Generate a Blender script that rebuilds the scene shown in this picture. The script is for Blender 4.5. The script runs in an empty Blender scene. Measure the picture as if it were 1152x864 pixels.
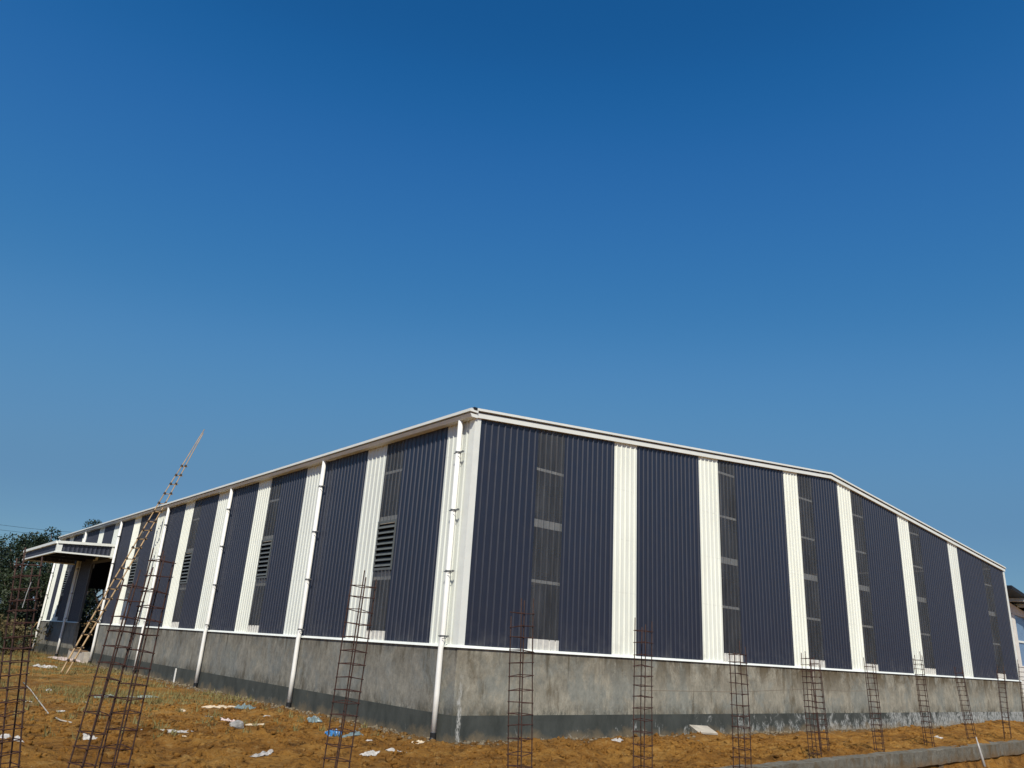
import bpy, bmesh, math, random
import numpy as np
from mathutils import Vector, Matrix, Euler, noise as mnoise
random.seed(7); RNG = np.random.default_rng(11)
D = bpy.data; SC = bpy.context.scene; COL = SC.collection

# ------------------------------------------------------------------ camera
CAM = Vector((-10.7852, -14.3676, 0.022))
cr, cu, cf = Vector((0.7564, -0.6515, 0.0584)), Vector((-0.2573, -0.2142, 0.9423)), Vector((0.6014, 0.7278, 0.3296))
cd = D.cameras.new("camera"); cam = D.objects.new("camera", cd); COL.objects.link(cam)
cf.normalize(); cr = (cr - cf*cr.dot(cf)).normalized(); cu = cr.cross(cf)
cam.matrix_world = Matrix(((cr.x, cu.x, -cf.x, CAM.x), (cr.y, cu.y, -cf.y, CAM.y), (cr.z, cu.z, -cf.z, CAM.z), (0, 0, 0, 1)))
cd.sensor_width = 36; cd.lens = 26.657; cd.clip_start = 0.05; cd.clip_end = 12000
SC.camera = cam
FPX = 853.015
def ray(px, py):
    return (cf*FPX + cr*(px-576) - cu*(py-432)).normalized()
def at_z(px, py, z):
    d = ray(px, py); return CAM + d*((z-CAM.z)/d.z)
def at_dist(px, py, h):
    d = ray(px, py); return CAM + d*(h/math.hypot(d.x, d.y))

# ------------------------------------------------------------------ sky and sun
SUN = Vector((-0.88, -1.08, 1.40)).normalized()
w = D.worlds.new("World"); SC.world = w; w.use_nodes = True
nt = w.node_tree; bg = nt.nodes["Background"]
sky = nt.nodes.new("ShaderNodeTexSky"); sky.sky_type = 'NISHITA'; sky.sun_disc = False
sky.sun_elevation = math.asin(SUN.z); sky.sun_rotation = math.atan2(SUN.x, SUN.y)
sky.altitude = 0; sky.air_density = 1.0; sky.dust_density = 0.6; sky.ozone_density = 8.0
# the phone's deep, clear winter blue: one tone curve per channel over the whole sky
def vmul(a, k):
    m = nt.nodes.new("ShaderNodeVectorMath"); m.operation = 'SCALE'; nt.links.new(a, m.inputs[0]); m.inputs["Scale"].default_value = k; return m.outputs[0]
cv = nt.nodes.new("ShaderNodeRGBCurve"); nt.links.new(vmul(sky.outputs[0], .125), cv.inputs["Color"])
for ch, pts in enumerate(([(0, 0), (.3, .04), (.50, .10), (.62, .24), (.84, .44), (1.14, .80), (1.6, 1.10), (2.2, 1.27), (4, 2.4), (8, 6.0)],
                          [(0, 0), (.6, .50), (1.02, .95), (1.12, 1.16), (1.30, 1.44), (1.74, 1.93), (2.35, 2.46), (3.0, 2.66), (3.95, 2.74), (8, 6.5)],
                          [(0, 0), (1.2, 1.5), (2.31, 2.92), (2.5, 3.38), (2.85, 3.92), (3.72, 4.42), (4.75, 4.80), (5.5, 4.76), (6.4, 4.58), (8, 7.0)])):
    c = cv.mapping.curves[ch]
    for p in pts[1:-1]: c.points.new(p[0]/8, p[1]/8)
    c.points[0].location = (0, 0); c.points[-1].location = (1, pts[-1][1]/8)
    for p in c.points: p.handle_type = 'AUTO_CLAMPED'
cv.mapping.update()
nt.links.new(vmul(cv.outputs[0], 8.0), bg.inputs[0]); bg.inputs[1].default_value = 0.10
sl = D.lights.new("sun", 'SUN'); sl.energy = 4.6; sl.angle = math.radians(0.5); sl.color = (1.0, 0.94, 0.84)
so = D.objects.new("sun", sl); COL.objects.link(so); so.rotation_euler = SUN.to_track_quat('Z', 'Y').to_euler()
SC.view_settings.view_transform = 'Standard'; SC.view_settings.look = 'None'
SC.view_settings.gamma = 1; SC.view_settings.exposure = 0.0; SC.view_settings.use_curve_mapping = False
SC.cycles.max_bounces = 6; SC.cycles.transparent_max_bounces = 24

# ------------------------------------------------------------------ materials
class NB:
    def __init__(s, name):
        s.m = D.materials.new(name); s.m.use_nodes = True; s.t = s.m.node_tree; s.n = s.t.nodes
        s.b = s.n["Principled BSDF"]; s.out = s.n["Material Output"]
        s.co = s.n.new("ShaderNodeTexCoord").outputs["Object"]
    def link(s, a, b): s.t.links.new(a, b)
    def mapped(s, scale, loc=(0, 0, 0)):
        m = s.n.new("ShaderNodeMapping"); m.inputs["Scale"].default_value = scale; m.inputs["Location"].default_value = loc
        s.link(s.co, m.inputs[0]); return m.outputs[0]
    def noise(s, scale, detail=6, rough=.6, vec=None, dist=0.0):
        n = s.n.new("ShaderNodeTexNoise"); n.inputs["Scale"].default_value = scale
        n.inputs["Detail"].default_value = detail; n.inputs["Roughness"].default_value = rough; n.inputs["Distortion"].default_value = dist
        s.link(vec if vec is not None else s.co, n.inputs["Vector"]); return n.outputs["Fac"]
    def ramp(s, fac, stops):
        r = s.n.new("ShaderNodeValToRGB"); e = r.color_ramp.elements
        while len(e) < len(stops): e.new(.5)
        for k, (p, c) in enumerate(stops):
            e[k].position = p; e[k].color = c if len(c) == 4 else (*c, 1)
        s.link(fac, r.inputs[0]); return r.outputs[0]
    def mix(s, fac, a, b, mode='MIX'):
        m = s.n.new("ShaderNodeMix"); m.data_type = 'RGBA'; m.blend_type = mode
        for v, i in ((fac, 0), (a, 6), (b, 7)):
            if hasattr(v, 'node'): s.link(v, m.inputs[i])
            elif i == 0: m.inputs[0].default_value = v
            else: m.inputs[i].default_value = (*v, 1)
        return m.outputs[2]
    def math(s, op, a, b=0.0, clamp=False):
        m = s.n.new("ShaderNodeMath"); m.operation = op; m.use_clamp = clamp
        for v, i in ((a, 0), (b, 1)):
            if hasattr(v, 'node'): s.link(v, m.inputs[i])
            else: m.inputs[i].default_value = v
        return m.outputs[0]
    def xyz(s):
        x = s.n.new("ShaderNodeSeparateXYZ"); s.link(s.co, x.inputs[0]); return x.outputs
    def mrange(s, v, a, b, c=0.0, d=1.0):
        m = s.n.new("ShaderNodeMapRange"); s.link(v, m.inputs[0])
        for i, q in enumerate((a, b, c, d)): m.inputs[i+1].default_value = q
        return m.outputs[0]
    def bump(s, h, strength=.3, dist=.02):
        b = s.n.new("ShaderNodeBump"); b.inputs["Strength"].default_value = strength; b.inputs["Distance"].default_value = dist
        s.link(h, b.inputs["Height"]); s.link(b.outputs[0], s.b.inputs["Normal"])
    def done(s, col=None, rough=.6, metal=0.0, spec=.5):
        if col is not None:
            if hasattr(col, 'node'): s.link(col, s.b.inputs["Base Color"])
            else: s.b.inputs["Base Color"].default_value = (*col, 1)
        if hasattr(rough, 'node'): s.link(rough, s.b.inputs["Roughness"])
        else: s.b.inputs["Roughness"].default_value = rough
        s.b.inputs["Metallic"].default_value = metal; s.b.inputs["Specular IOR Level"].default_value = spec
        return s.m

M = {}
def simple(name, col, rough=.6, var=.25, scale=6, metal=0.0, spec=.5, bump=0.0, stretch=(1, 1, 1)):
    k = NB(name); v = k.mapped(stretch)
    f = k.noise(scale, 7, .65, v)
    c = k.mix(k.mrange(f, .3, .7), tuple(x*(1-var) for x in col), tuple(min(1, x*(1+var)) for x in col))
    if bump: k.bump(k.noise(scale*4, 5, .7, v), bump, .01)
    M[name] = k.done(c, rough, metal, spec); return M[name]

def sheet(name, col, rough, spec, dust, coat=0.0):          # prepainted profiled steel, slightly chalky with dust low down
    k = NB(name)
    f = k.noise(1.2, 6, .6, k.mapped((1, 1, .25))); g = k.noise(14, 5, .7, k.mapped((1, 1, .08)))
    c = k.mix(k.mrange(f, .3, .7), tuple(x*.92 for x in col), tuple(min(1, x*1.08) for x in col))
    c = k.mix(k.math('MULTIPLY', k.mrange(g, .52, .8), .16), c, dust)
    oi = k.n.new("ShaderNodeObjectInfo").outputs["Random"]
    c = k.mix(1.0, c, k.ramp(oi, [(0, (.86, .87, .90)), (1, (1.10, 1.09, 1.06))]), 'MULTIPLY')
    for zl in (1.66, 3.10, 4.50):
        dz = k.math('ABSOLUTE', k.math('SUBTRACT', k.xyz()[2], zl))
        c = k.mix(k.math('MULTIPLY', k.mrange(dz, .020, .008), k.mrange(k.noise(9, 3, .6), .45, .65, .0, .35), True), c, tuple(x*.6 for x in col))
    z = k.mrange(k.xyz()[2], .75, 0.0)
    c = k.mix(k.math('MULTIPLY', z, k.mrange(k.noise(2.5, 5, .7), .46, .9), True), c, dust)
    k.bump(k.noise(1.6, 3, .5), .06, .03)
    k.b.inputs['Coat Weight'].default_value = coat; k.b.inputs['Coat Roughness'].default_value = .50; k.b.inputs['Coat IOR'].default_value = 1.6
    M[name] = k.done(c, k.mrange(k.noise(3, 4), .3, .7, rough-.06, rough+.08), 0, spec)
sheet('blue_sheet', (.0080, .0120, .0275), .50, .55, (.08, .08, .08), .60)
sheet('white_sheet', (.76, .785, .70), .45, .4, (.56, .54, .48))
simple('white_trim', (.78, .80, .73), .42, .05, 3)
simple('old_white_patch', (.56, .55, .50), .6, .16, 9)
simple('pipe_white', (.83, .82, .76), .35, .06, 4)
simple('pipe_black', (.012, .012, .012), .5, .2)
simple('clamp_steel', (.20, .20, .19), .45, .3, 12, .6)
simple('girt_steel', (.66, .67, .66), .5, .12, 5)
simple('frame_steel', (.10, .105, .11), .5, .15, 4)
simple('louvre_grey', (.105, .115, .11), .5, .2, 6)
simple('roof_sheet', (.55, .57, .58), .4, .06, 2)
simple('shaded_soffit', (.007, .0075, .009), .6, .2, 3)  # near-black base colour carries the shade under the canopy
simple('inner_floor', (.16, .12, .08), .9, .3, 2)
simple('bamboo', (.36, .235, .11), .55, .35, 5, bump=.2, stretch=(1, 1, .4))
simple('rope', (.055, .038, .025), .9, .3, 20)
simple('rust', (.044, .020, .013), .85, .55, 22, bump=.3)
simple('rust_tie', (.055, .021, .013), .85, .5, 25, bump=.3)
simple('wood_plank', (.17, .11, .06), .8, .3, 7, stretch=(4, 4, 1))
simple('stone', (.27, .26, .24), .85, .3, 9, bump=.5)
simple('bark', (.09, .065, .045), .9, .3, 8, bump=.5)
simple('plastic_white', (.46, .43, .38), .4, .3, 9)
simple('plastic_cream', (.62, .50, .34), .5, .2, 12)
simple('plastic_pink', (.58, .47, .43), .45, .18, 10)
simple('plastic_blue', (.03, .17, .40), .35, .35, 12)
simple('plastic_teal', (.15, .20, .20), .4, .3, 12)
simple('plastic_green', (.25, .29, .24), .45, .25, 12)
simple('grey_bag', (.40, .38, .35), .6, .3, 10)
simple('board', (.42, .38, .31), .8, .22, 5, bump=.2)
simple('cable', (.02, .02, .02), .6, .1)
simple('string', (.20, .16, .11), .8, .2, 20)
simple('shed_wall', (.72, .69, .62), .7, .1, 3)
simple('shed_glass', (.16, .25, .36), .12, .15, 2)
simple('pebble', (.17, .135, .085), .9, .4, 2)

def skylight_mat():
    k = NB('fibreglass_skylight')
    f = k.noise(1.4, 5, .6, k.mapped((1, 1, .35))); g = k.noise(12, 6, .7, k.mapped((1, 1, .10)))
    k.done(k.mix(k.mrange(g, .35, .7, 0, .6), (.058, .064, .074), (.15, .152, .155)), .46, 0, 1.0)
    k.b.inputs['Coat Weight'].default_value = .4; k.b.inputs['Coat Roughness'].default_value = .53; k.b.inputs['Coat IOR'].default_value = 1.7
    tr = k.n.new("ShaderNodeBsdfTransparent"); tr.inputs[0].default_value = (.72, .72, .70, 1)
    mx = k.n.new("ShaderNodeMixShader")
    k.link(k.mrange(f, .3, .7, .72, .46), mx.inputs[0]); k.link(k.b.outputs[0], mx.inputs[1]); k.link(tr.outputs[0], mx.inputs[2])
    k.link(mx.outputs[0], k.out.inputs[0]); M['skylight'] = k.m
skylight_mat()

def corner_salt(k, base, X, amt):        # lime run-off close to the street corner
    n = k.noise(2.2, 4, .6, k.mapped((0, 0, 1))); g = k.noise(26, 5, .75, k.mapped((1, 1, .35)))
    d = k.math('ABSOLUTE', k.math('SUBTRACT', X[0], k.math('MULTIPLY', n, .22)))
    m = k.math('MULTIPLY', k.mrange(d, .075, .025), k.mrange(g, .42, .55), True)
    return k.mix(k.math('MULTIPLY', m, amt), base, (.46, .46, .42))
def concrete():
    # rough cement plaster: trowel mottling, brown water stains, dark run marks
    k = NB('cement_plaster'); X = k.xyz()
    base = k.ramp(k.noise(1.3, 10, .72, k.mapped((1, 1, .75)), .7), [(.32, (.105, .106, .094)), (.45, (.20, .194, .165)), (.56, (.275, .262, .222)), (.70, (.39, .37, .305))])
    fine = k.noise(7, 8, .8, k.mapped((1, 1, .6))); base = k.mix(.5, base, k.ramp(fine, [(.3, (.07, .07, .06)), (.7, (.44, .42, .355))]))
    patch = k.mrange(k.noise(.75, 7, .68, k.mapped((1, 1, .8), (3, 1, 0)), .6), .49, .57)
    base = k.mix(k.math('MULTIPLY', patch, .72), base, k.mix(k.mrange(fine, .3, .7), (.135, .150, .146), (.255, .268, .25)))
    run = k.noise(1.6, 9, .70, k.mapped((1, 1, .26), (7, 2, 5)), .5)
    base = k.mix(k.math('MULTIPLY', k.mrange(run, .57, .68), .75), base, (.085, .068, .042))
    drip = k.noise(7.5, 5, .7, k.mapped((1, 1, .06), (1, 9, 3)))
    base = k.mix(k.math('MULTIPLY', k.mrange(drip, .60, .74), .20), base, (.075, .068, .052))
    edge = k.mrange(X[2], -.85, -.05)
    st = k.math('MULTIPLY', k.mrange(k.noise(1.0, 8, .72, None, .9), .42, .56), edge, True)
    east = k.mrange(X[0], 1.0, 13.0, .45, 1.0)
    base = k.mix(k.math('MULTIPLY', st, k.math('MULTIPLY', east, .95)), base, (.080, .060, .034))
    foot = k.math('MULTIPLY', k.mrange(X[2], -1.05, -1.41), k.mrange(k.noise(1.6, 7, .72, k.mapped((1, 1, .5), (4, 4, 4))), .46, .62), True)
    base = k.mix(k.math('MULTIPLY', foot, .75), base, (.080, .066, .044))
    sp = k.math('MULTIPLY', k.mrange(X[2], -1.12, -1.41), k.mrange(k.noise(6, 8, .8, k.mapped((1, 1, .45), (9, 9, 0))), .50, .60), True)
    base = k.mix(k.math('MULTIPLY', sp, .8), base, (.060, .064, .056))
    pale = k.mrange(k.noise(1.9, 9, .78, None, .6), .56, .68); base = k.mix(k.math('MULTIPLY', pale, .45), base, (.37, .36, .31))
    ed = k.math('ADD', k.noise(4.2, 4, .6, k.mapped((1, 1, .03), (2, 2, 0))), k.mrange(X[2], -.02, -.9, .06, -.16))
    base = k.mix(k.math('MULTIPLY', k.mrange(ed, .56, .66), .65), base, (.065, .056, .040))
    pit = k.mrange(k.noise(20, 5, .65), .64, .74)
    base = k.mix(k.math('MULTIPLY', pit, .7), base, (.04, .038, .032))
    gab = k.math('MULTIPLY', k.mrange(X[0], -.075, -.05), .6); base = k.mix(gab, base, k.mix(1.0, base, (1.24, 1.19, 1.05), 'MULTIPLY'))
    west = k.mrange(X[0], -.05, -.065, 0, .14); base = k.mix(west, base, k.mix(1.0, base, (.35, .36, .33), 'MULTIPLY'))  # unequal sun put into the tint: gable lightened, greyer west concrete darkened
    base = corner_salt(k, base, X, k.mrange(X[2], -.45, -1.2))
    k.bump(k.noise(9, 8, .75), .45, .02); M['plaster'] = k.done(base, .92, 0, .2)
    # bitumen-grey damp-proof band at the foot, with white salt bloom that grows along the gable
    k = NB('grey_band'); X = k.xyz()
    base = k.ramp(k.noise(2.3, 8, .65, k.mapped((1, 1, .5))), [(.3, (.038, .043, .038)), (.7, (.078, .084, .074))])
    bl = k.noise(2.4, 10, .78, k.mapped((1, 1, .62), (0, 0, 2)), .8)
    amt = k.mrange(X[0], .5, 30.0, -.03, .21)
    th = k.math('ADD', bl, amt); low = k.mrange(X[2], -1.35, -1.95, -.03, .05)
    bloom = k.mrange(k.math('ADD', th, low), .60, .68)
    fl = k.mrange(k.noise(17, 5, .75, k.mapped((1, 1, .5))), .35, .62)
    base = k.mix(k.math('MULTIPLY', bloom, fl, True), base, (.46, .47, .44))
    mud = k.math('ADD', k.mrange(X[2], -1.62, -1.93, 0, .75), k.mrange(k.noise(1.5, 7, .7), .3, .75, -.75, .25))
    base = k.mix(k.math('MULTIPLY', mud, 1.0, True), base, (.26, .19, .105))
    base = corner_salt(k, base, X, .85)
    k.bump(k.noise(10, 7, .7), .3, .02); M['band'] = k.done(base, .85, 0, .25)
concrete()
def beammat():
    k = NB('rough_beam_concrete'); X = k.xyz()
    c = k.ramp(k.noise(1.6, 9, .74, None, .6), [(.3, (.075, .068, .050)), (.5, (.15, .14, .11)), (.7, (.27, .255, .205))])
    c = k.mix(.4, c, k.ramp(k.noise(9, 8, .8), [(.3, (.05, .045, .035)), (.7, (.32, .30, .245))]))
    c = k.mix(k.math('MULTIPLY', k.mrange(k.noise(2.4, 8, .72, k.mapped((1, 1, .4), (5, 0, 0))), .50, .64), .8), c, (.13, .085, .038))
    mud = k.math('ADD', k.mrange(X[2], -1.92, -2.12, 0, .7), k.mrange(k.noise(3, 6, .7), .3, .7, -.5, .35)); c = k.mix(k.math('MULTIPLY', mud, 1.0, True), c, (.17, .10, .04))
    k.bump(k.noise(8, 9, .8), .8, .05); M['beam_concrete'] = k.done(c, .95, 0, .15)
beammat()
simple('salt', (.48, .49, .47), .95, .25, 20)

def soil():
    k = NB('orange_soil'); X = k.xyz()
    a = k.noise(.6, 9, .68, None, .6); b = k.noise(2.6, 9, .75, None, .3); c = k.noise(17, 7, .8); d = k.noise(6, 8, .8, k.mapped((1, 1, 2)))
    col = k.ramp(a, [(.30, (.17, .076, .016)), (.45, (.31, .142, .030)), (.58, (.42, .205, .043)), (.74, (.48, .285, .090))])
    col = k.mix(k.math('MULTIPLY', k.mrange(b, .475, .37), .85), col, (.080, .038, .012))
    col = k.mix(k.math('MULTIPLY', k.mrange(b, .55, .68), .6), col, (.56, .34, .11))
    col = k.mix(k.math('MULTIPLY', k.mrange(d, .54, .70), .7), col, (.58, .37, .14))
    col = k.mix(k.math('MULTIPLY', k.mrange(d, .46, .33), .7), col, (.075, .034, .011))
    col = k.mix(k.math('MULTIPLY', k.mrange(c, .60, .72), .6), col, (.62, .46, .24))
    col = k.mix(k.math('MULTIPLY', k.mrange(c, .42, .30), .6), col, (.055, .028, .014))
    # thin grass patches away to the west, dull rubble beside the wall
    gx = k.math('MULTIPLY', k.mrange(X[1], 7.5, 15.0), k.mrange(X[0], 0.5, -1.2), True)
    gm = k.math('MULTIPLY', gx, k.mrange(k.noise(.8, 9, .75), .46, .60), True)
    col = k.mix(k.math('MULTIPLY', gm, .65), col, (.105, .098, .034))
    stw = k.math('MULTIPLY', k.math('MULTIPLY', k.mrange(X[1], 1.0, 7.0), k.mrange(X[0], -.6, -1.6), True), k.mrange(k.noise(1.7, 9, .78, k.mapped((1, 1, 1), (4, 8, 0))), .50, .62), True)
    col = k.mix(k.math('MULTIPLY', stw, .4), col, (.37, .29, .14))
    far = k.mrange(X[1], 36, 60); col = k.mix(k.math('MULTIPLY', far, .7), col, (.14, .10, .045))
    east = k.math('MULTIPLY', k.mrange(X[1], -1.5, -.15), k.mrange(X[0], -.3, .3), True)
    north = k.math('MULTIPLY', k.mrange(X[0], -1.3, -.2), k.mrange(X[1], -.3, .3), True)
    rub = k.math('MAXIMUM', east, north)
    rm = k.math('MULTIPLY', rub, k.mrange(b, .34, .60), True)
    col = k.mix(k.math('MULTIPLY', rm, .85), col, (.105, .085, .055))
    k.bump(k.math('ADD', k.math('MULTIPLY', b, 1.1), k.math('ADD', k.math('MULTIPLY', d, .9), k.math('MULTIPLY', c, .35))), 1.0, .12)
    M['soil'] = k.done(col, .97, 0, .1)
soil()

def leafmat(name, c0, c1, rough=.55):
    k = NB(name); f = k.noise(1.1, 5, .7); g = k.noise(9, 2, .5)
    c = k.mix(k.mrange(f, .35, .65), c0, c1); c = k.mix(k.math('MULTIPLY', k.mrange(g, .45, .7), .35), c, tuple(x*1.6 for x in c1))
    M[name] = k.done(c, rough, 0, .3)
leafmat('leaf_dark', (.007, .015, .007), (.020, .034, .012))
leafmat('leaf_mid', (.012, .022, .009), (.032, .045, .016))
leafmat('leaf_dry', (.065, .058, .024), (.13, .098, .042), .8)
leafmat('grass_blade', (.10, .095, .030), (.23, .19, .075), .8)

# ------------------------------------------------------------------ helpers
def mesh_obj(name, verts, faces, mat, parent=None, smooth=False):
    me = D.meshes.new(name); me.from_pydata([tuple(v) for v in verts], [], faces); me.update()
    me.materials.append(M[mat] if isinstance(mat, str) else mat)
    o = D.objects.new(name, me); COL.objects.link(o)
    if smooth: me.polygons.foreach_set('use_smooth', [True]*len(me.polygons))
    if parent is not None:
        o.parent = parent; o.matrix_parent_inverse = PINV[parent.name]
    return o
PINV = {}
def root(name, label, cat, loc, group=None):
    e = D.objects.new(name, None); COL.objects.link(e); e.location = loc; e.empty_display_size = .2
    PINV[e.name] = Matrix.Translation(-Vector(loc))
    return tag(e, label, cat, group)
def tag(o, label, cat, group=None):
    o['label'] = label; o['category'] = cat
    if group: o['group'] = group
    return o
def sub(o):            # lets a part carry sub-parts
    PINV[o.name] = Matrix.Identity(4); return o
class G:               # geometry collector (world coordinates)
    def __init__(s): s.v = []; s.f = []
    def box(s, a, b):
        (x0, y0, z0), (x1, y1, z1) = a, b; n = len(s.v)
        x0, x1 = min(x0, x1), max(x0, x1); y0, y1 = min(y0, y1), max(y0, y1); z0, z1 = min(z0, z1), max(z0, z1)
        s.v += [(x0, y0, z0), (x1, y0, z0), (x1, y1, z0), (x0, y1, z0), (x0, y0, z1), (x1, y0, z1), (x1, y1, z1), (x0, y1, z1)]
        s.f += [tuple(n+i for i in q) for q in ((0, 3, 2, 1), (4, 5, 6, 7), (0, 1, 5, 4), (1, 2, 6, 5), (2, 3, 7, 6), (3, 0, 4, 7))]; return s
    def hexa(s, p):    # eight corners, bottom ring then top ring
        n = len(s.v); s.v += [tuple(q) for q in p]
        s.f += [tuple(n+i for i in q) for q in ((0, 3, 2, 1), (4, 5, 6, 7), (0, 1, 5, 4), (1, 2, 6, 5), (2, 3, 7, 6), (3, 0, 4, 7))]; return s
    def beam(s, a, b, wy, wz, up=Vector((0, 0, 1))):
        a, b = Vector(a), Vector(b); d = (b-a).normalized(); sd = d.cross(up)
        sd = sd.normalized() if sd.length > 1e-4 else Vector((1, 0, 0)); u = sd.cross(d)
        p = [q + sd*i*wy/2 + u*j*wz/2 for q in (a, b) for i, j in ((-1, -1), (1, -1), (1, 1), (-1, 1))]
        return s.hexa(p)
    def tube(s, pts, r, n=8, caps=True):
        pts = [Vector(p) for p in pts]; base = len(s.v)
        rs = r if isinstance(r, (list, tuple)) else [r]*len(pts)
        ref = Vector((0.31, 0.87, 0.38)).normalized()
        for i, p in enumerate(pts):
            d = (pts[min(i+1, len(pts)-1)] - pts[max(i-1, 0)]).normalized()
            a = d.cross(ref); a = a.normalized() if a.length > 1e-3 else d.cross(Vector((1, 0, 0))).normalized()
            b = d.cross(a)
            for k in range(n):
                t = 2*math.pi*k/n; s.v.append(tuple(p + (a*math.cos(t) + b*math.sin(t))*rs[i]))
        for i in range(len(pts)-1):
            for k in range(n):
                k2 = (k+1) % n; s.f.append((base+i*n+k, base+i*n+k2, base+(i+1)*n+k2, base+(i+1)*n+k))
        if caps:
            s.f.append(tuple(base+k for k in range(n))[::-1]); s.f.append(tuple(base+(len(pts)-1)*n+k for k in range(n)))
        return s
    def obj(s, name, mat, parent=None, smooth=False): return mesh_obj(name, s.v, s.f, mat, parent, smooth)

# ------------------------------------------------------------------ ground
def vnoise(x, y, seed):
    xi = np.floor(x).astype(np.int64); yi = np.floor(y).astype(np.int64); fx = x-xi; fy = y-yi
    fx = fx*fx*(3-2*fx); fy = fy*fy*(3-2*fy)
    def h(a, b):
        n = (a*374761393 + b*668265263 + seed*974634777) & 0xffffffff
        n = ((n ^ (n >> 13))*1274126177) & 0xffffffff
        return ((n ^ (n >> 16)) & 0xffff)/65535.0
    return (h(xi, yi)*(1-fx) + h(xi+1, yi)*fx)*(1-fy) + (h(xi, yi+1)*(1-fx) + h(xi+1, yi+1)*fx)*fy
def fbm(x, y, o, seed):
    r = 0; a = .5
    for i in range(o): r = r + a*(vnoise(x, y, seed+i)-.5); x = x*2.03+3.1; y = y*2.03+1.7; a *= .5
    return r
def beam_y(x): return -5.66 + .033*x            # camera-side top edge of the grade beam
def sstep(a, b, t):
    t = np.clip((t-a)/(b-a), 0, 1); return t*t*(3-2*t)
def ground_z(x, y):
    x = np.asarray(x, float); y = np.asarray(y, float)
    inside = (x > -.1) & (x < 35.6) & (y > -.1) & (y < 46.4)
    z = -1.93 + .14*fbm(x*.35, y*.35, 3, 3) + .10*fbm(x*1.1, y*1.1, 3, 9)
    clod = np.maximum(0, fbm(x*2.3, y*2.3, 4, 21)+.02)
    rough = .25 + .75*sstep(3.5, .5, y)*(.35+.65*sstep(.1, -.05, fbm(x*.4, y*.4, 2, 33)))
    z = z + clod*.50*rough + .085*fbm(x*3.1, y*3.1, 3, 61)*(.45+.55*rough) + .05*np.maximum(0, fbm(x*5.2, y*5.2, 2, 77))
    dw = np.where((y < 0), -y, np.where(x < 0, -x, 0)); dw = np.where((y < 0) & (x < 0), np.hypot(x, y), dw)
    z = np.where(dw < 1.2, z*(sstep(0, 1.2, dw)) + (1-sstep(0, 1.2, dw))*(-1.94 + .05*fbm(x*2.5, y*2.5, 3, 5)), z)
    # soil banked up against the back of the beam, a hump at its east end, a cut in front of it
    g = sstep(3.0, 8.0, x)
    by = beam_y(x); t = y-by
    z = z + g*.10*np.exp(-((t-.9)/1.1)**2)
    z = z + .42*np.exp(-((x-24)/5.5)**2)*np.exp(-((y+2.6)/.9)**2)
    cut = sstep(.15, -.05, t)*sstep(1.0, 3.0, x)*sstep(-9, -1.0, t)
    z = z - cut*.55 + cut*np.maximum(0, fbm(x*.9, y*.9, 4, 51)+.02)*1.5*sstep(-.5, -1.3, t)
    z = z + .25*np.exp(-((x+8.6)/1.0)**2 - ((y+.6)/1.1)**2)        # dark clods at the left edge of the foreground
    z = np.where(inside, -2.05, z)
    return z
def gz(x, y): return float(ground_z(np.array([x]), np.array([y]))[0])
def axis(segs):
    out = []
    for a, b, s in segs: out += list(np.arange(a, b-1e-6, s))
    return np.array(out + [segs[-1][1]])
GX = axis([(-4000, -1000, 1500), (-1000, -200, 400), (-200, -40, 40), (-40, -14, 2.6), (-14, 10, .065), (10, 26, .14), (26, 42, .4), (42, 100, 6), (100, 400, 60), (400, 4000, 900)])
GY = axis([(-4000, -400, 1200), (-400, -40, 60), (-40, -10, 3), (-10, 5, .06), (5, 14, .11), (14, 36, .3), (36, 60, .8), (60, 150, 8), (150, 600, 75), (600, 4000, 850)])
xx, yy = np.meshgrid(GX, GY); zz = ground_z(xx.ravel(), yy.ravel())
nx, ny = len(GX), len(GY)
me = D.meshes.new("ground")
idx = (np.arange(ny-1)[:, None]*nx + np.arange(nx-1)[None, :]).ravel()
quads = np.stack([idx, idx+1, idx+1+nx, idx+nx], 1)
me.vertices.add(nx*ny); me.vertices.foreach_set('co', np.stack([xx.ravel(), yy.ravel(), zz], 1).astype(np.float32).ravel())
me.loops.add(quads.size); me.loops.foreach_set('vertex_index', quads.ravel().astype(np.int32))
me.polygons.add(len(quads)); me.polygons.foreach_set('loop_start', (np.arange(len(quads))*4).astype(np.int32))
me.polygons.foreach_set('loop_total', np.full(len(quads), 4, np.int32)); me.polygons.foreach_set('use_smooth', np.ones(len(quads), bool))
me.update(calc_edges=True); me.materials.append(M['soil'])
go = D.objects.new("ground", me); COL.objects.link(go); go['kind'] = 'structure'

# ------------------------------------------------------------------ warehouse
W, L, AX = 35.45, 46.25, 17.5
def ztop(x): return 5.36 + .0985*x if x < AX else 7.084 - .0922*(x-AX)     # underside of the rake trim
WH = root('warehouse', 'long steel warehouse clad in blue and white ribbed sheets on a grey base wall', 'warehouse', (0, 0, -1.93))

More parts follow.
